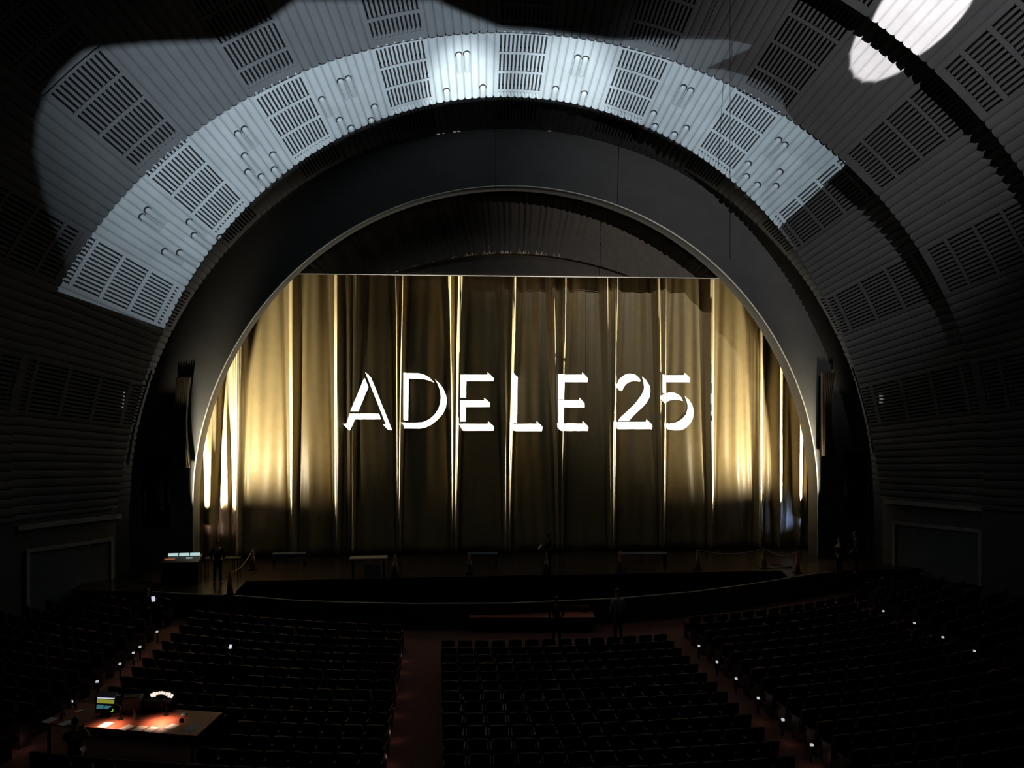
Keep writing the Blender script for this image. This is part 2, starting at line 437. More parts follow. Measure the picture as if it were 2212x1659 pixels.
# ------------------------------------------------------------------ projector plates: unseen stencils that shape the light of the lamps behind
def stencil(name, origin, target, polys3d, size, dist, label):
    fwd = (Vector(target)-origin).normalized(); q = fwd.to_track_quat('-Z', 'Y'); rot = q.to_matrix()
    inv = rot.transposed()
    cu = bpy.data.curves.new(name, 'CURVE'); cu.dimensions = '2D'; cu.fill_mode = 'BOTH'
    def add(pts):
        sp = cu.splines.new('POLY'); sp.points.add(len(pts)-1); sp.use_cyclic_u = True
        for p_, (x, y) in zip(sp.points, pts): p_.co = (x, y, 0, 1)
    w, h = size
    add([(-w, -h), (w, -h), (w, h), (-w, h)])
    for poly in polys3d:
        pts = []
        for p in poly:
            l = inv @ (Vector(p)-origin); pts.append((l.x/-l.z*dist, l.y/-l.z*dist))
        add(pts)
    tmp = bpy.data.objects.new(name+'_tmp', cu); COL.objects.link(tmp)
    dg = bpy.context.evaluated_depsgraph_get()
    me = bpy.data.meshes.new_from_object(tmp.evaluated_get(dg)); bpy.data.objects.remove(tmp)
    me.materials.clear(); me.materials.append(M['black'])
    root = bpy.data.objects.new(name, None); COL.objects.link(root); root.location = origin; root.rotation_euler = q.to_euler()
    tag(root, label, 'projector')
    pl = bpy.data.objects.new('stencil_plate', me); COL.objects.link(pl); pl.parent = root; pl.location = (0, 0, -dist)
    hb = MB(); b = .02
    for sx in (-1, 1): hb.box((sx*w, 0, -dist/2+.25*dist), (b, 2*h+b, dist*1.5))
    for sy in (-1, 1): hb.box((0, sy*h, -dist/2+.25*dist), (2*w+b, b, dist*1.5))
    hb.box((0, 0, dist*.5), (2*w+b, 2*h+b, b))
    hb.build('housing', M['black'], root)
    return root
def spot(name, loc, target, power, col, angle, blend=.15, radius=0.):
    l = bpy.data.lights.new(name, 'SPOT'); l.energy = power; l.color = col; l.spot_size = R(angle); l.spot_blend = blend; l.shadow_soft_size = radius
    o = bpy.data.objects.new(name, l); COL.objects.link(o); o.location = loc
    o.rotation_euler = (Vector(target)-Vector(loc)).to_track_quat('-Z', 'Y').to_euler()
    return o
tc = on_curtain(1120, 868)
stencil('unseen_title_projector', PROJ, tc, HOLES, (.30, .30), .8, 'unseen title projector behind the camera')
spot('title_light', PROJ, tc, 300000, (1, .97, .93), 36, .05)

# unseen wash projectors for the two arch bands, no mount built
WASH = Vector((CAM.x-2.6, -2.0, CAM.z+1.2))
lip = [band_pt(1, R(d/10), 0, rib(d/10)+.012) for d in range(-618, 466)]
def up(l): return [band_hit(x, y, (1, 2, 3))[0] for x, y in l if band_hit(x, y, (1, 2, 3))]
def dens(l, step=14):
    out = []
    for (x0, y0), (x1, y1) in zip(l, l[1:]):
        n = max(1, int(hypot(x1-x0, y1-y0)/step)); out += [(x0+(x1-x0)*i/n, y0+(y1-y0)*i/n) for i in range(n)]
    return out+[l[-1]]
edge = dens([(1655,440),(1700,385),(1748,325),(1752,306),(1735,285),(1695,235),(1690,205),(1650,176),(1600,160),(1560,150),(1525,148),(1560,132),(1618,106),(1625,98),(1600,92),(1570,86),(1480,84),(1400,84),(1340,88),(1300,86),(1240,78),(1160,69),(1110,64),(1078,60),(1000,30),(940,2)])
edge_l = dens([(640,2),(590,40),(540,70),(480,88),(400,92),(330,94),(230,104),(180,114),(140,150),(100,205),(80,260),(75,330),(95,420),(125,510),(150,600),(240,660),(335,708)])
top = [band_pt(2, R(-8), .62), band_pt(2, R(-14), .85), band_pt(2, R(-20), .85)]
region = lip+up(edge)+up([(930, 1), (640, 1)])+up(edge_l)
wt = band_hit(830, 180, (1, 2))[0]
stencil('unseen_wash_projector', WASH, wt, [region], (.75, .75), .7, 'left wash projector, unseen behind the camera')
spot('wash_light', WASH, band_hit(850, 190, (1, 2))[0], 56000, (.70, .86, 1.0), 47, 1.0, .003)
spot('wash_light', WASH, band_hit(1400, 150, (1, 2))[0], 20000, (.70, .86, 1.0), 34, 1.0)
WASH2 = Vector((CAM.x+2.8, -2.0, CAM.z+1.2))  # second projector added to brighten the inner band
lipb = [band_pt(1, R(d/10), 0, rib(d/10)+.012) for d in range(-632, 440)]
lipt = [band_pt(2, R(d/10), 0, rib(d/10)-.015) for d in range(430, -640, -1)]
stencil('unseen_wash_projector', WASH2, wt, [lipb+lipt], (.75, .75), .7, 'added right wash projector, unseen behind the camera')
spot('wash_core', WASH2, band_hit(1060, 165, (1,))[0], 175000, (.70, .88, 1.0), 65, 1.0)
spot('wash_hot', WASH2, band_hit(1003, 188, (1,))[0], 480000, (.80, .95, 1.0), 6, 1.0)
spot('wash_hot', WASH2, band_hit(1225, 190, (1,))[0], 300000, (.80, .95, 1.0), 7.5, 1.0)

# follow spot on the right, from a high port in the rear ceiling
fs = band_hit(2000, 6, (2, 3))[0]
fth = atan2(fs.x, fs.z-ZC)
BOOTH = fs+Vector((sin(fth)*10.0, -30.0, cos(fth)*10.0))
spot('follow_spot', BOOTH, fs, 430000, (1, .96, .97), 5.3, .10, .04)
spot('follow_spill', BOOTH, band_hit(1830, 230, (2, 3))[0], 19500, (.95, .95, 1.0), 34, 1.0, .04)

# curtain lights in the wings, each with a low flag that cuts the beam towards the floor
for s in (-1, 1):
    lp = Vector((s*17.6, D+2.07, 3.6))
    spot('wing_light', lp, (s*5.0, YC, 10.5), 19000, (1, .93, .74), 150, .9, .14)
    spot('wing_far', lp, (-s*1.0, YC, 10.0), 62000, (1, .95, .80), 64, .9, .10)
    mbf = MB()
    def ff(i, j, s=s):
        a = R(-50+100*i/16); return (lp.x-s*.62*cos(a), lp.y+.62*sin(a), lp.z-.9+(.97)*j)
    mbf.quad_grid(ff, 16, 1)
    mbf.quad_grid(lambda i, j: (s*(15.5+2.5*i), lp.y-.12, lp.z-1.2+4.6*j), 1, 1)  # unseen blinder added to keep the beam off the arch bands
    fl = mbf.build('light_flag', M['flag']); fl.modifiers.new('t', 'SOLIDIFY').thickness = .01
    tag(fl, 'unseen black flag with added blinder on the wing light behind the %s jamb' % ('left' if s < 0 else 'right'), 'flag')
    bp_ = Vector((s*16.3, D-2.3, 4.15))
    spot('added_boom_light', bp_, (s*11.5, YC, 8.2), 5200, (1, .90, .66), 100, 1.0, .14)  # lamp added to brighten the outer parts of the curtain
    br = empty('added_boom_lamp', (bp_.x, bp_.y, 1.0), 0, 'added slim black lighting boom on the stage beside the %s edge of the arch' % ('left' if s < 0 else 'right'), 'lamp')
    MB().tube([(s*.35, 0, .04), (s*.35, 0, 3.9)], .03, 8).build('pole', M['blackmetal'], br)
    MB().lathe([(.25, 0), (.25, .04)], (s*.35, 0, 0)).build('base', M['blackmetal'], br)
    MB().box((-s*.10, -.30, 3.15), (.42, .3, .36)).build('lamp_body', M['flag'], br)  # box placed to hide the glowing lamp from view
    az = 62 if s < 0 else 62
    mbd = MB().quad_grid(lambda i, j: (-s*.62*cos(R(-20+125*i/16)), .62*sin(R(-20+125*i/16)), 3.15-.75+.80*j), 16, 1)
    mbd.quad_grid(lambda i, j: (-s*.62*cos(R(-25+az*i/8)), .62*sin(R(-25+az*i/8)), 3.15+1.5*j), 8, 1)
    mbd.quad_grid(lambda i, j: (s*(-.46+1.2*i), .9, 2.2+3.2*j), 1, 1)
    mbd.build('barn_door', M['flag'], br)  # added plates keep the boom beam off the wall and mid curtain

# ------------------------------------------------------------------ floors, stage
SL = .037
def floor_z(Y): return max(0., (30.-Y)*SL)
mb = MB().quad_grid(lambda i, j: (-30+60*i/4, [46, 30, 10][j], floor_z([46, 30, 10][j])), 4, 2)
tag(mb.build('floor', M['carpet']), 'dark red carpeted auditorium floor', kind='structure')
LIP = [(330,1278),(430,1284),(520,1287),(640,1297),(740,1301),(900,1304),(1100,1303),(1340,1292),(1500,1278),(1620,1262),(1700,1249),(1800,1234)]
lipw = [at_z(x, y, 1.0) for x, y in LIP]
poly = [(-19.2, lipw[0].y+.6)]+[(p.x, p.y) for p in lipw]+[(19.2, lipw[-1].y+.3), (19.2, 46.0), (-19.2, 46.0)]
tag(MB().prism(poly, .02, 1.0).build('floor_stage', M['stage']), 'dark glossy stage floor in front of the curtain', kind='structure')
tag(MB().tube([p+Vector((0, -.02, 0)) for p in lipw], .03, 6).build('trim_3', M['bead']), 'thin pale edge along the stage front', kind='structure')
pc = [(505,1283),(532,1256),(760,1251),(1100,1244),(1400,1239),(1688,1233),(1702,1247),(1620,1259),(1500,1275),(1340,1288),(1100,1299),(900,1300),(740,1297),(640,1294)]
pcw = [at_z(x, y, 1.02) for x, y in pc]
tag(MB().prism([(p.x, p.y) for p in pcw][::-1], 1.003, 1.03).build('pit_shade_slab', M['flag']), 'black cover standing for the open dark orchestra pit at the front of the stage', 'slab')  # flat black slab stands for the shade of the open pit
# back wall behind the curtain
tag(MB().box((0, 46.2, 9), (44, .2, 18)).build('wall_back', M['black']), 'black stage wall behind the curtain', kind='structure')

# ------------------------------------------------------------------ theatre seats
def seat_parts():
    bk = MB(); n = 8
    def bf(i, j):
        u = -1+2*i/n; z = .34+.56*j/4 + (0.03*(1-u*u)-.02 if j == 4 else 0)
        return (u*.228, -.26-.07*j/4+.03*(u*u), z)
    bk.quad_grid(bf, n, 4)
    def bf2(i, j):
        x, y, z = bf(i, j); return (x, y-.07, z)
    bk.quad_grid(bf2, n, 4, flip=True)
    b0 = 0; N = (n+1)*5
    for i in range(n):
        a, c = i*5+4, (i+1)*5+4; bk.f.append((a, c, N+c, N+a)); a, c = i*5, (i+1)*5; bk.f.append((c, a, N+a, N+c))
    for j in range(4):
        a, c = j, j+1; bk.f.append((a, c, N+c, N+a)); a, c = n*5+j, n*5+j+1; bk.f.append((c, a, N+a, N+c))
    cu = MB(); cu.box((0, -.02, .42), (.44, .44, .11))
    ar = []
    for s in (-1, 1):
        a_ = MB(); a_.v = []
        prof = [(-.24, .0), (.08, .0), (.08, .56), (.19, .58), (.19, .62), (-.27, .62), (-.27, .56)]
        x0, x1 = s*.245-.014, s*.245+.014; n_ = len(prof)
        a_.v = [(x0, y, z) for y, z in prof]+[(x1, y, z) for y, z in prof]
        a_.f = [tuple(range(n_)), tuple(range(2*n_-1, n_-1, -1))]+[(i, i+n_, (i+1) % n_+n_, (i+1) % n_) for i in range(n_)]
        ar.append(a_)
    return bk, cu, ar
SB, SC, SA = seat_parts()
BLK = [('far left block', -23.0, -14.4), ('left block', -13.1, -5.0), ('centre block', -3.65, 4.3), ('right block', 5.6, 13.6), ('far right block', 14.8, 24.0)]
TABZ = 1.28
tabc = [at_z(92, 1562, TABZ), at_z(424, 1590, TABZ), at_z(480, 1539, TABZ), at_z(165, 1518, TABZ)]
def in_table(x, y):
    c = False; P = [(p.x, p.y) for p in tabc]
    cx_ = sum(p[0] for p in P)/4; cy_ = sum(p[1] for p in P)/4
    P = [(cx_+(a-cx_)*1.17, cy_+(b-cy_)*1.5) for a, b in P]
    for i in range(4):
        (x0, y0), (x1, y1) = P[i], P[(i+1) % 4]
        if (y0 > y) != (y1 > y) and x < (x1-x0)*(y-y0)/(y1-y0)+x0: c = not c
    return c
seats = []
CLEAR = [(at_y(498, 1397, 27.6).x+.05, at_y(498, 1397, 27.6).y-.62), tuple(at_z(316, 1368, 0.)[:2]), tuple(at_z(335, 1368, 0.)[:2])]
PITCH = .90
rows_seen = {}
for bi, (bn, xa, xb) in enumerate(BLK):
    n = round((xb-xa)/.555)
    for k in range(-3 if bi in (0, 4) else (-2 if bi in (1, 3) else 0), 16):
        RR = 30.3+PITCH*k
        for i in range(n):
            X = xa+(xb-xa)*(i+.5)/n
            Y = 60-sqrt(RR*RR-X*X)
            a = atan2(X, sqrt(RR*RR-X*X))
            z = floor_z(Y)
            p = to_px((X, Y-.3, z+.9))
            if not (-30 < p[0] < 2242 and p[1] < 1740): continue
            if in_table(X, Y): continue
            wx = 99
            for k_ in (1, 2, 3):
                (ya, ra), (yb, rb) = band_ends(k_, (1 if X > 0 else -1)*pi/2)
                if ya-1.5 <= Y <= yb: wx = min(wx, rb+(ra-rb)*(Y+.6-yb)/(ya-yb))
            if abs(X) > wx-.7 or any(hypot(X-a_, Y-b_) < .75 for a_, b_ in CLEAR): continue
            seats.append((Y, X, z, a, bi, k, i, n))
seats.sort()
rowno = {}
for bi in range(5):
    ks = sorted({s[5] for s in seats if s[4] == bi}, reverse=True)
    for q, k in enumerate(ks): rowno[(bi, k)] = q
def seat_label(bi, k, i, n):
    bn = BLK[bi][0]
    left_from = i if bi != 0 and bi != 1 else n-1-i        # counted from the aisle nearest the middle
    if bi == 2: left_from = i
    where = {0: 'right end', 1: 'right end', 2: 'left end', 3: 'left end', 4: 'left end'}[bi]
    return 'dark theatre seat, %s row from bottom, %s, %s from %s' % (ORD[rowno[(bi, k)]], bn, ORD[left_from], where)
proto = None; NIND = 300
rest = MB()
for idx, (Y, X, z, a, bi, k, i, n) in enumerate(seats):
    if idx < NIND:
        if proto is None:
            proto = empty('theatre_seat', (X, Y, z), 0, '', 'seat')
            SB.build('backrest', M['seat'], proto, smooth=False); SC.build('seat_cushion', M['seat'], proto); [q_.build('armrest', M['seatwood'], proto) for q_ in SA]
            o = proto
        else: o = copy_tree(proto)
        o.location = (X, Y, z); o.rotation_euler = (0, 0, a)
        # the seat faces the stage: its back is towards the camera
        o['label'] = seat_label(bi, k, i, n); o['group'] = 'theatre seats in rows'; o['category'] = 'seat'
    else:
        m4 = Matrix.Translation((X, Y, z)) @ Matrix.Rotation(a, 4, 'Z')
        for src in (SB, SC, *SA):
            b = len(rest.v); rest.v += [tuple(m4 @ Vector(v)) for v in src.v]; rest.f += [tuple(b+q for q in f) for f in src.f]
ro = rest.build('seating', M['seat'])
tag(ro, 'dark rows of theatre seats further off, up to the stage', 'seating', kind='stuff')

# aisle lamps on the row ends
ADOT = [(1493,1396),(1538,1430),(1590,1466),(1645,1508),(1713,1554),(1792,1608),(1908,1320),(1979,1346),(2057,1376),(2146,1405),(327,1365),(278,1398),(215,1412),(222,1435),(157,1474),(83,1518)]
def aisle_label(i):
    if i < 6: return 'tiny white aisle lamp on the right block, %s from the stage along the right aisle' % ORD[i]
    if i < 10: return 'tiny white aisle lamp %s from the stage along the far right aisle' % ORD[i-6]
    return 'tiny white aisle lamp %s from the stage along the left aisle' % ORD[i-10]
for i, (x, y) in enumerate(ADOT):
    zz = .42
    for _ in range(5): p = at_z(x, y, zz); zz = floor_z(p.y)+.45
    p.x = 5.6-.19 if i < 6 else (min(p.x, 14.8-.19) if i < 10 else max(p.x, -14.4+.20))
    r_ = empty('aisle_lamp', p, 0, aisle_label(i), 'lamp', 'aisle lamps on the row ends')
    MB().box((0, 0, 0), (.07, .07, .05)).build('lens', M['e_dot'], r_)
    MB().box((0, .045, -.2), (.06, .02, .5)).build('end_bracket', M['blackmetal'], r_)
def point(name, loc, power, col, r=.03):
    l = bpy.data.lights.new(name, 'POINT'); l.energy = power; l.color = col; l.shadow_soft_size = r
    o = bpy.data.objects.new(name, l); COL.objects.link(o); o.location = loc; return o
for x, y in ((872,1416),(872,1440),(868,1488),(852,1530),(852,1582),(842,1634),(1500,1432),(1530,1470),(1580,1505),(1640,1545),(1705,1590),(1760,1640),(350,1385),(318,1402),(296,1422),(270,1440),(255,1462),(20,1612),(60,1600)):
    zz = .1
    for _ in range(4): p = at_z(x, y, zz); zz = floor_z(p.y)+.22
    point('aisle_glow', p, .22, (1, .6, .5))

# ------------------------------------------------------------------ people
def skin_obj(name, verts, edges, radii, m, parent=None, sub=1, root=0):
    me = bpy.data.meshes.new(name); me.from_pydata([tuple(v) for v in verts], edges, []); me.update()
    o = bpy.data.objects.new(name, me); COL.objects.link(o)
    o.modifiers.new('skin', 'SKIN'); o.modifiers.new('sub', 'SUBSURF').levels = sub
    o.modifiers['sub'].render_levels = sub
    sv = me.skin_vertices[0].data
    for i, r in enumerate(radii):
        sv[i].radius = (r, r) if not isinstance(r, tuple) else r
        sv[i].use_root = (i == root)
    dg = bpy.context.evaluated_depsgraph_get(); dg.update()
    me2 = bpy.data.meshes.new_from_object(o.evaluated_get(dg)); o.modifiers.clear(); o.data = me2
    me2.materials.clear(); me2.materials.append(m)
    me2.polygons.foreach_set('use_smooth', [True]*len(me2.polygons))
    if parent: o.parent = parent
    return o
def person(loc, rz, label, pose='stand', top='cloth_dark', H=1.78, armL=None, armR=None):
    """local frame: faces +Y, feet at z = 0 (or seat height when sitting)"""
    root = empty('person', loc, rz, label, 'person'); k = H/1.78
    V = lambda x, y, z: Vector((x*k, y*k, z*k))
    if pose == 'sit': hip = .50; legs = lambda s: [V(s*.10, .02, .50), V(s*.12, .42, .50), V(s*.12, .44, .10), V(s*.12, .56, .05)]
    else: hip = .94; legs = lambda s: [V(s*.095, 0, .90), V(s*.11, .02, .50), V(s*.12, -.02, .09), V(s*.13, .12, .04)]
    t = hip
    lean = .06 if pose == 'sit' else .01
    pel, belly, chest, neck, head0, head1 = V(0, 0, t), V(0, .01, t+.20), V(0, lean, t+.42), V(0, lean+.02, t+.58), V(0, lean+.05, t+.68), V(0, lean+.04, t+.80)
    aL = armL or [V(-.19, lean, t+.50), V(-.27, lean-.02, t+.24), V(-.22, .16, t+.06)]
    aR = armR or [V(.19, lean, t+.50), V(.27, lean-.02, t+.24), V(.22, .16, t+.06)]
    aL = [Vector(a) for a in aL]; aR = [Vector(a) for a in aR]
    vs = [pel, belly, chest, neck, head0, head1]; rd = [(.14*k, .11*k), (.13*k, .10*k), (.155*k, .11*k), .055*k, (.078*k, .09*k), (.075*k, .088*k)]
    ed = [(0,1),(1,2),(2,3),(3,4),(4,5)]
    def chain(start, pts, rs):
        prev = start
        for p, r in zip(pts, rs):
            vs.append(p); rd.append(r); ed.append((prev, len(vs)-1)); prev = len(vs)-1
        return prev
    for s in (-1, 1): chain(0, legs(s), [.085*k, .06*k, .045*k, .04*k])
    for s, a in ((-1, aL), (1, aR)):
        e = chain(2, a, [.055*k, .043*k, .030*k])
        d = (a[2]-a[1]).normalized(); side = d.cross(Vector((0, 1, .3))).normalized()
        palm = a[2]+d*.06*k; vs.append(palm); rd.append(.034*k); ed.append((e, len(vs)-1)); pi_ = len(vs)-1
        for q, (off, ln) in enumerate(((-.030, .060), (-.010, .075), (.010, .070), (.028, .052))):
            kn = palm+side*off*k+d*.045*k; tip = kn+d*ln*.7*k+Vector((0, .02, -.02))*k
            chain(pi_, [kn, tip], [.010*k, .008*k])
        chain(pi_, [palm+side*-.045*k*s+d*.01*k, palm+side*-.055*k*s+d*.045*k], [.011*k, .009*k])
    skin_obj('body', vs, ed, rd, M['skin'], root)
    # nose and ears belong to the head shape
    # clothing
    cv = [pel+V(0, 0, -.02), belly, chest, neck-V(0, .01, .05)]; cr = [(.155*k, .125*k), (.15*k, .12*k), (.175*k, .13*k), .075*k]; ce = [(0,1),(1,2),(2,3)]
    for a in (aL, aR):
        b = len(cv); cv += [a[0], a[1], a[1].lerp(a[2], .92)]; cr += [.075*k, .06*k, .046*k]; ce += [(2, b), (b, b+1), (b+1, b+2)]
    skin_obj('shirt' if top == 'cloth_white' else 'jacket', cv, ce, cr, M[top], root)
    tv = [pel]; tr = [(.15*k, .125*k)]; te = []
    for s in (-1, 1):
        l = legs(s); b = len(tv); tv += [l[0], l[1], l[2]]; tr += [.10*k, .075*k, .062*k]; te += [(0, b), (b, b+1), (b+1, b+2)]
    skin_obj('trousers', tv, te, tr, M['cloth_navy'], root)
    for s in (-1, 1):
        l = legs(s); sh = MB().box(l[3]+V(0, -.04, -.0), (.09*k, .27*k, .075*k)).build('shoe', M['blackmetal'], root, bevel=.02)
    hm = MB()
    hc = (head0+head1)/2
    def hf(i, j):
        a = 2*pi*i/14; b_ = pi*.52*j/6
        return hc+Vector((sin(b_)*cos(a)*.088*k, sin(b_)*sin(a)*.104*k-.014*k, cos(b_)*.125*k+.028*k))
    hm.quad_grid(hf, 14, 6).build('hair', M['hair'], root, smooth=True)
    return root
def gp(x, y, z):
    return at_z(x, y, z)
person(gp(470, 1261, 1.0), R(8), 'person standing on stage left beside the lit console, back turned, dark jacket', H=1.86)
p2 = person(gp(1186, 1233, 1.0), R(100), 'person in dark clothes at centre stage facing left with a paper in hand', H=1.76, armL=[Vector((-.19,.02,1.40)), Vector((-.24,.10,1.18)), Vector((-.20,.36,1.16))])
pos = gp(1186, 1233, 1.0)
q = Matrix.Translation(pos) @ Matrix.Rotation(R(100), 4, 'Z')
pp = MB().box((0, 0, 0), (.20, .004, .28), Matrix.Rotation(R(40), 3, 'X')); pap = pp.build('sheet_of_paper', M['paper']); pap.location = q @ Vector((-.20, .50, 1.18)); pap.rotation_euler = (0, 0, R(100))
tag(pap, 'white sheet of paper held by the person at centre stage', 'paper')

# low desk/bench before the stage, its dim red light put into the wood colour
bz = .55
dk = empty('pit_desk', gp(1155, 1372, 0.0)+Vector((0, .9, 0)), R(-5), 'long low wooden desk with reddish top between stage and front row', 'desk')
MB().box((0, 0, bz), (4.9, 1.0, .06)).build('desk_top', M['wood'], dk, bevel=.01)
MB().box((0, -.42, bz/2), (4.7, .05, bz-.03)).build('front_panel', M['seatwood'], dk)
for s in (-1, 1): MB().box((s*2.3, 0, bz/2), (.06, .8, bz-.03)).build('side_panel', M['seatwood'], dk)
MB().box((0, .40, bz+.14), (4.6, .10, .22)).build('upstand', M['wood'], dk)
person(gp(1202, 1392, 0.0), R(0), 'person silhouetted before the low reddish desk, back turned', H=1.74)
person(gp(1335, 1382, 0.0)+Vector((0, .0, 0)), R(20), 'person in a white shirt beside the right end of the low desk', top='cloth_white', H=1.9)
person(gp(1850, 1241, 1.0), R(60), 'person in black at the right edge of the stage, taller of the pair', H=1.92)
person(gp(1812, 1240, 1.0), R(-70), 'person in black bent over equipment at the right edge of the stage', H=1.6)
person(gp(316, 1368, 0.0), R(-30), 'person by the left aisle in front of the stage looking at a bright phone', H=1.72, armR=[Vector((.19,.02,1.38)), Vector((.22,.12,1.14)), Vector((.10,.34,1.22))])
# phones
def phone(px, py, Y, rz, tilt, label, col='e_pale', sz=(.16, .24)):
    p = at_y(px, py, Y)
    r_ = empty('phone', p, rz, label, 'phone')
    rot = Matrix.Rotation(tilt, 3, 'X')
    MB().box((0, 0, 0), (sz[0]+.02, .012, sz[1]+.02), rot).build('case', M['blackmetal'], r_)
    MB().box(rot @ Vector((0, -.008, 0)), (sz[0], .004, sz[1]), rot).build('screen', M[col], r_)
    return r_
fp = gp(316, 1368, 0.0)
phone(331, 1294, fp.y-.35, R(30), R(-25), 'bright phone held up near the left edge of the stage front', sz=(.13, .20))
ph = at_y(498, 1397, 27.6); pq = (ph.x+.05, ph.y-.62)
person((pq[0], pq[1], floor_z(pq[1])-.02), R(0), 'person seated in the left block holding the bright phone, dark silhouette', pose='sit', H=1.70)
phone(498, 1397, 27.6, R(-20), R(-30), 'bright phone glowing among the left block seats', sz=(.10, .13))

# mixing console on stage left with lit displays
cz = 1.0
cp = gp(388, 1264, cz)
cs = empty('mixing_console', cp, R(2), 'mixing console with three lit pale displays at the left edge of the stage', 'console')
MB().box((0, .35, .50), (1.55, .80, .98)).build('desk_body', M['black'], cs)
sl = Matrix.Rotation(R(14), 3, 'X')
MB().box((0, .30, 1.06), (1.6, .85, .10), sl).build('control_surface', M['blackmetal'], cs, bevel=.01)
for q_ in range(3):
    MB().box((-.40+q_*.46, .52, 1.215), (.42, .012, .14), Matrix.Rotation(R(-20), 3, 'X')).build('display', M['e_cyan'], cs)
MB().box((-.45, .18, 1.10), (.42, .05, .03)).build('fader_lights', M['e_orange'], cs)
MB().box((.35, .22, 1.12), (.25, .06, .03)).build('button_lights', M['e_cyan'], cs)
# low table behind the operator
tb = empty('side_table', gp(478, 1243, 1.0), R(0), 'dark low table behind the person on stage left', 'table')
MB().box((0, .3, .72), (1.6, .6, .05)).build('table_top', M['black'], tb)
for sx in (-1, 1):
    for sy in (-1, 1): MB().box((sx*.72, .3+sy*.24, .35), (.05, .05, .70)).build('leg', M['blackmetal'], tb)
# table and white stool at stage left of centre
tb = empty('prop_table', gp(795, 1243, 1.0), R(0), 'small table with pale underside stuff near the left of the curtain', 'table')
MB().box((0, .3, .74), (1.7, .7, .06)).build('table_top', M['tape'], tb)
for sx in (-1, 1):
    for sy in (-1, 1): MB().box((sx*.70, .3+sy*.28, .36), (.06, .06, .72)).build('leg', M['blackmetal'], tb)
bx = MB().box((0, 0, .21), (.75, .4, .42)).build('white_box', M['paper'], bevel=.02); bx.location = gp(800, 1243, 1.0)+Vector((.1, .3, 0)); tag(bx, 'pale box under the small table left of the curtain middle', 'box')
# low dark covered platform along the curtain foot
for nm, xa, xb, lab in (('low_bench', 590, 660, 'low bluish bench at the curtain foot, left of the stage'), ('low_bench', 1010, 1075, 'low pale bench at the curtain foot left of centre'), ('low_bench', 1335, 1440, 'low pale bench at the curtain foot right of centre')):
    a = gp(xa, 1214, 1.0); b = gp(xb, 1214, 1.0)
    r_ = empty(nm, (a+b)/2, 0, lab, 'bench'); w = (b-a).length
    MB().box((0, 0, .40), (w, .45, .08)).build('seat', M['panel'], r_)
    for sx in (-1, 1): MB().box((sx*(w/2-.06), 0, .18), (.06, .40, .36)).build('leg', M['blackmetal'], r_)

# cones with tape between them
cone0 = None
CONES = [(497,1284,'tall dark cone at the near left corner of the pit cover'),(546,1229,'cone behind the left end of the pit cover'),(853,1243,'cone beside the small table on stage'),(1014,1238,'cone left of the person at centre stage'),(1180,1238,'cone in front of the person at centre stage'),(1340,1233,'cone right of centre on stage, beside the right pale bench'),(1507,1229,'cone on stage below the black curtain fold right of the numeral'),(1650,1226,'thin cone near the right end of the curtain'),(1722,1236,'cone at the right end of the pit cover')]
cw = []
for i, (x, y, lab) in enumerate(CONES):
    p = gp(x, y, 1.03 if i == 0 else 1.0); cw.append(p)
    if cone0 is None:
        cone0 = empty('traffic_cone', p, 0, lab, 'cone', 'cones around the pit')
        MB().box((0, 0, .025), (.38, .38, .05)).build('base', M['blackmetal'], cone0)
        MB().lathe([(.15, .05), (.095, .42), (.045, .93), (.02, .95)]).build('cone_body', M['orange'], cone0, smooth=True)
        MB().lathe([(.113, .42), (.085, .60)]).build('reflective_collar', M['tape'], cone0)
        o = cone0
    else: o = copy_tree(cone0)
    o.location = p; o['label'] = lab; o['group'] = 'cones around the pit'
def tape(i, j, lab):
    a = cw[i]+Vector((0, 0, .90)); b = cw[j]+Vector((0, 0, .90))
    dd = (b-a); dd.z = 0; dd.normalize(); a += dd*.085; b -= dd*.085
    pts = [a.lerp(b, t/10)-Vector((0, 0, .22*4*(t/10)*(1-t/10))) for t in range(11)]
    tag(MB().tube(pts, .018, 5).build('barrier_rope', M['tape']), lab, 'rope')
tape(0, 1, 'pale rope between the two cones at the left of the stage')
tape(6, 7, 'pale rope between two cones near the right of the curtain')
tape(7, 8, 'pale rope sagging to the rightmost cone on the stage')
# coiled cable on stage right
pts = []
c0 = gp(1682, 1224, 1.02)
for i in range(60): pts.append(c0+Vector((.55*cos(i*.32)+.002*i, .30*sin(i*.32), .0+.001*i)))
tag(MB().tube(pts, .015, 5).build('cable_coil', M['tape']), 'pale coil of cable on the stage near the right curtain edge', 'cable')

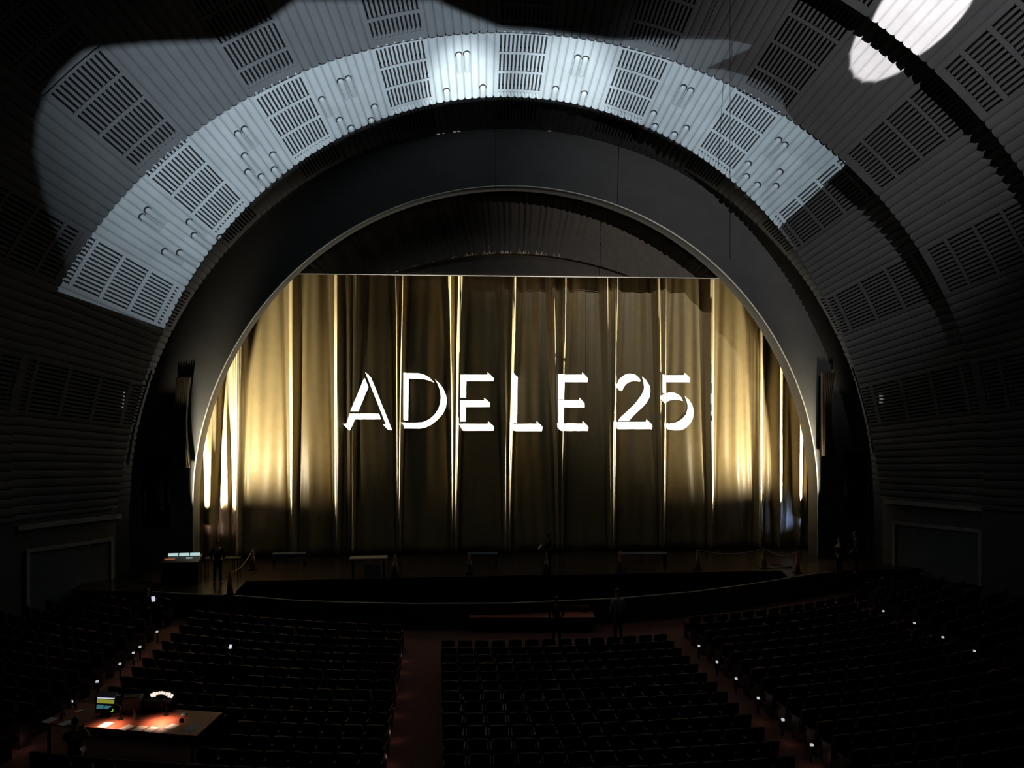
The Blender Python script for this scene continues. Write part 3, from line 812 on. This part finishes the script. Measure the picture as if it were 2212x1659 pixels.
# ------------------------------------------------------------------ framed panels in the side walls
def side_panel(x0, x1, ytl, ytr, ybl, ybr, lab):
    def w(px, py):
        s = -1 if px < 1106 else 1
        a = band_pt(1, s*pi/2, 0); b = band_pt(1, s*pi/2, 1); d = ray(px, py)
        # wall plane through a, b, vertical
        n = Vector((b.y-a.y, -(b.x-a.x), 0)); t = (a-CAM).dot(n)/d.dot(n); p = CAM+d*t
        return p+n.normalized()*(.06 if n.x*(-s) > 0 else -.06)
    P = [w(x0, ytl), w(x1, ytr), w(x1, ybr), w(x0, ybl)]
    zt = max(P[0].z, P[1].z); zb = min(P[2].z, P[3].z)
    c = (P[0]+P[1])/2; c.z = zb
    ang = atan2(P[1].y-P[0].y, P[1].x-P[0].x); wd = hypot(P[1].x-P[0].x, P[1].y-P[0].y); h = zt-zb
    r_ = empty('framed_panel', c, ang, lab, 'panel')
    MB().box((0, .0, h/2), (wd, .05, h)).build('panel', M['panel'], r_)
    for sx in (-1, 1): MB().box((sx*wd/2, -.03, h/2), (.14, .12, h)).build('frame', M['frame'], r_)
    MB().box((0, -.03, h), (wd+.14, .12, .14)).build('frame', M['frame'], r_)
    MB().box((0, -.05, h+1.0), (wd+.8, .16, .18)).build('cornice', M['frame'], r_)
side_panel(58, 240, 1190, 1181, 1300, 1292, 'dark blue-grey panel in a pale frame on the left side wall')
side_panel(1932, 2118, 1143, 1147, 1240, 1246, 'dark blue-grey panel in a pale frame on the right side wall')
# narrow drapes beside the opening
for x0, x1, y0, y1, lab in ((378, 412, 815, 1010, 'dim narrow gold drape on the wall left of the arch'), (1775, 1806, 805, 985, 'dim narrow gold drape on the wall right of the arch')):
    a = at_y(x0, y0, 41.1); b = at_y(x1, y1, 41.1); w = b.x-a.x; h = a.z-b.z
    o = MB().quad_grid(lambda i, j: (a.x+w*(i/40)*(1-.25*sin(pi*j/8)), 41.2-.10*abs(sin(i*.55)), b.z+h*j/8), 40, 8).build('side_drape', M['dim_gold'], smooth=True)
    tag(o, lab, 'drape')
# small lamps in the side grilles
for lst, lab in (([(268,848),(268,856),(267,864),(266,872),(265,880)], 'vertical string of tiny dim lamps on the left side wall'), ([(1903,855),(1904,862),(1903,869)], 'cluster of small dim lamps on the right side wall')):
    hs = [band_hit(x, y, (0, 1)) for x, y in lst]
    p0 = (hs[0][0] if hs[0] else at_y(*lst[0], 40)); 
    r_ = empty('wall_lamp_string', p0, 0, lab, 'lamp')
    prev = None
    for (x, y), h in zip(lst, hs):
        p = (h[0] if h else at_y(x, y, 40)); p = p-ray(x, y)*.006*40/40
        p = CAM+(p-CAM)*.996
        MB().box(p-p0, (.16 if x > 1000 else .05, .05, .06)).build('bulb', M['e_dim'] if x < 1000 else M['e_dim'], r_)
# pin lamps on the inner ring
for i, (x, y) in enumerate(((947,290),(958,288),(982,285),(991,284),(1187,283))):
    p = at_y(x, y, 41.2); o = MB().box((0, 0, 0), (.14 if i != 1 else .08, .05, .03)).build('pin_lamp', M['e_dim']); o.location = p
    tag(o, 'tiny warm lamp above the arch, %s' % ('right of its crown' if i == 4 else ORD[i]+' of four left of its crown'), 'lamp', 'pin lamps above the arch')
# hanging wires
for x, y0, y1, Y, lab in ((1070, 278, 404, 40.8, 'thin black wire hanging to the crown of the proscenium arch'), (1577, 130, 560, 34.0, 'thin black wire hanging before the right part of the bright arch band')):
    a = at_y(x, y0, Y); b = at_y(x, y1, Y); b.x = a.x
    if Y < 36:
        th_ = .6
        for _ in range(30):
            (ya, ra), (yb, rb) = band_ends(2, th_); rr_ = rb+(ra-rb)*(Y-yb)/(ya-yb)-.13
            th_ = math.asin(a.x/rr_)
        a.z = ZC+rr_*cos(th_)-.25
    tag(MB().tube([a, b], .012, 5).build('hanging_wire', M['blackmetal']), lab, 'wire')
# stage machinery glimpsed behind the left jamb
p = at_y(612, 622, D+1.6)
r_ = empty('hanging_rigging', p, 0, 'pale rigging fittings glimpsed behind the upper left curve of the arch', 'rigging')
for i in range(4):
    o = MB().box((-.9+i*.42, 0, -.75+i*.48), (.20, .1, .16), Matrix.Rotation(R(40), 3, 'Y')).build('fitting', M['frame'], r_)

# ------------------------------------------------------------------ production desk over the seats
fz = floor_z(tabc[0].y)
cen = sum(tabc, Vector())/4
t0 = empty('production_table', (cen.x, cen.y, fz), 0, 'wide red-brown production table set over the seats at lower left', 'table')
def loc(p): return (p.x-cen.x, p.y-cen.y)
MB().prism([loc(p) for p in tabc], TABZ-fz-.05, TABZ-fz).build('table_top', M['wood'], t0)
for p in tabc:
    l = loc(p); MB().box((l[0]*.93, l[1]*.9, (TABZ-fz-.05)/2), (.06, .06, TABZ-fz-.05)).build('leg', M['blackmetal'], t0)
def on_tab(x, y): return at_z(x, y, TABZ)
ed = (tabc[1]-tabc[0]); TA = atan2(ed.y, ed.x)
PAP = [((108,1556),'leftmost paper on the production table'),((142,1562),'paper just left of the seated person on the production table'),((228,1566),'paper right of the seated person, under the left desk lamp'),((274,1572),'dim paper left of the middle of the production table'),((302,1574),'bright paper left of the right desk lamp glow'),((326,1576),'bright paper beside the right desk lamp glow'),((370,1570),'paper just right of the right desk lamp glow'),((412,1574),'paper at the near right corner of the production table'),((170,1536),'small paper behind the seated person')]
for (x, y), lab in PAP:
    p = on_tab(x, y); w, h = (.24, .32) if 'small' not in lab else (.14, .2)
    o = MB().box((0, 0, .003), (w, h, .004)).build('sheet_of_paper', M['paper']); o.location = p+Vector((0, 0, .002)); o.rotation_euler = (0, 0, TA+R(random.uniform(-14, 6)))
    tag(o, 'white '+lab if 'white' not in lab else lab, 'paper', 'papers on the production table')
# desk lamps
for (bx_, by_), (hx, hy), lab, pw in (((356,1549),(348,1560),'small black desk lamp glowing on the right half of the production table', 2.6), ((256,1558),(238,1568),'small black desk lamp on the left half of the production table', 1.6)):
    b = on_tab(bx_, by_)+Vector((0, .12, 0)); h = on_tab(hx, hy); hd_ = Vector((h.x, h.y, TABZ+.38))
    r_ = empty('desk_lamp', b, 0, lab, 'lamp')
    MB().lathe([(.07, 0), (.07, .025), (.02, .035)]).build('base', M['blackmetal'], r_)
    top_ = Vector((0, 0, .34)); e = hd_-b
    MB().tube([(0, 0, .03), (0, 0, .22), top_*.95+e*.1, top_*.5+e*.55+Vector((0, 0, .12)), e+Vector((0, 0, .05))], .01, 6).build('gooseneck', M['blackmetal'], r_, smooth=True)
    MB().lathe([(.055, 0), (.045, .04), (.02, .075)], c=tuple(e)).build('shade', M['blackmetal'], r_)
    spot('desk_lamp_light', hd_-Vector((0, 0, .01)), h, pw*20, (1, .62, .42), 130, .8, .02)
# glowing little lamp bulb card seen at the right lamp
# laptop-like monitor with windows
def screen_at(name, px, py, w, h, tilt, lab, cat):
    p = on_tab(px, py); r_ = empty(name, p+Vector((0, 0, .0)), R(-12), lab, cat); return r_
mo = screen_at('monitor', 228, 1549, 0, 0, 0, 'small monitor with yellow-green and blue screen on the production table', 'monitor')
rt = Matrix.Rotation(R(-12), 3, 'X')
MB().box((0, .10, .30), (.54, .22, .44), rt).build('casing', M['blackmetal'], mo, bevel=.01)
MB().box((0, .0, .04), (.20, .16, .08)).build('stand', M['blackmetal'], mo)
fr = rt @ Vector((0, -.115, 0)); c3 = Vector((0, .10, .30))+fr
def scr(x, z, w, h, m): MB().box(c3+rt @ Vector((x, -.004, z)), (w, .006, h), rt).build('screen_window', M[m], mo)
scr(.0, .16, .46, .05, 'e_pale'); scr(.0, .07, .46, .09, 'e_yellow'); scr(-.13, -.06, .19, .10, 'e_blue'); scr(.08, -.07, .17, .08, 'e_blue'); scr(.20, -.13, .06, .06, 'e_green')
MB().box((0, .06, .545), (.50, .20, .02), Matrix.Rotation(R(20), 3, 'X')).build('lit_hood', M['silver'], mo)
# dark case beside the monitor
o = MB().box((0, 0, .22), (.46, .32, .40)).build('equipment_case', M['blackmetal'], bevel=.02); o.location = on_tab(284, 1541)+Vector((-.02, .15, -.02)); tag(o, 'dark equipment case right of the small monitor on the production table', 'case')
# control desk with curved row of lit keys
kb = screen_at('control_desk', 342, 1535, 0, 0, 0, 'dark control desk with a curved row of lit white keys on the production table', 'console')
MB().box((0, .10, .13), (.74, .40, .26)).build('desk_body', M['black'], kb, bevel=.02)
MB().box((0, .22, .30), (.66, .10, .20), Matrix.Rotation(R(-25), 3, 'X')).build('meter_hood', M['black'], kb)
for i in range(9):
    u = -1+2*i/8; ends = abs(u) > .7
    MB().box((u*.27, .17, .40-.09*u*u), (.055 if ends else .045, .03, .12 if ends else .07), Matrix.Rotation(R(18*u), 3, 'Y')).build('lit_key', M['e_key'], kb)
# bottles, cups
def bottle(px, py, h, m, lab, name='water_bottle', r=.035):
    o_ = empty(name, on_tab(px, py), 0, lab, name.split('_')[-1])
    MB().lathe([(r, 0), (r, h*.65), (r*.4, h*.85), (r*.4, h*.95)], n=12).build('body', M[m], o_, smooth=True)
    MB().lathe([(r*.45, h*.94), (r*.45, h)], n=12).build('cap', M['silver'], o_)
bottle(290, 1556, .26, 'glass', 'clear bottle in the middle of the production table')
bottle(133, 1553, .20, 'red', 'red drink bottle at the left end of the production table')
bottle(152, 1530, .26, 'glass', 'clear bottle at the far left edge of the production table, left one of two')
bottle(164, 1528, .24, 'glass', 'clear bottle at the far left edge of the production table, right one of two')
o_ = empty('cup', on_tab(140, 1545), 0, 'pale cup at the left end of the production table', 'cup')
MB().lathe([(.03, 0), (.042, .11), (.036, .11), (.026, .01)], n=14).build('body', M['paper'], o_)
for i, (x, y, lab) in enumerate(((398, 1546, 'crumpled pale object on the right part of the production table'),)):
    o = MB().lathe([(.02, 0), (.09, .03), (.06, .07), (.01, .08)], n=7).build('crumpled_paper', M['paper']); o.location = on_tab(x, y); tag(o, 'crumpled pale paper on the right part of the production table', 'paper')
pot = MB().lathe([(.05, 0), (.06, .04), (.05, .09), (.02, .10)], n=12).build('tape_roll', M['blackmetal'], smooth=True); pot.location = on_tab(392, 1560); tag(pot, 'small dark roll on the right part of the production table', 'roll')
# seated person at the table (back to the camera)
sp = at_z(178, 1606, TABZ-.35)-Vector((0, .45, 0)); szf = floor_z(sp.y)
person((sp.x, sp.y, szf), R(12), 'person seated at the production table, seen from behind as a silhouette', pose='sit', H=1.80, armL=[Vector((-.20,.06,1.00)), Vector((-.26,.16,.86)), Vector((-.12,.38,1.0))], armR=[Vector((.20,.06,1.00)), Vector((.27,.16,.86)), Vector((.14,.38,1.0))])

# blue spill low on the right of the curtain, cool dim spill from the left
spot('blue_spill', (15.9, D+1.4, 2.2), (14.4, YC, 2.9), 60, (.25, .4, 1), 70, 1., .1)
spot('mauve_spill', (-15.9, D+1.4, 2.2), (-14.3, YC, 3.2), 26, (1, .75, .8), 70, 1., .1)

# ------------------------------------------------------------------ faint room light
w = bpy.data.worlds.new('dark_hall'); sc.world = w; w.use_nodes = True
w.node_tree.nodes['Background'].inputs['Color'].default_value = (1, .95, .9, 1); w.node_tree.nodes['Background'].inputs['Strength'].default_value = .002

sc.view_settings.view_transform = 'Standard'; sc.view_settings.look = 'None'; sc.view_settings.gamma = 1; sc.view_settings.use_curve_mapping = False
sc.view_settings.exposure = 0
sc.cycles.max_bounces = 5; sc.cycles.diffuse_bounces = 1; sc.cycles.use_denoising = True
sc.cycles.sample_clamp_indirect = 2
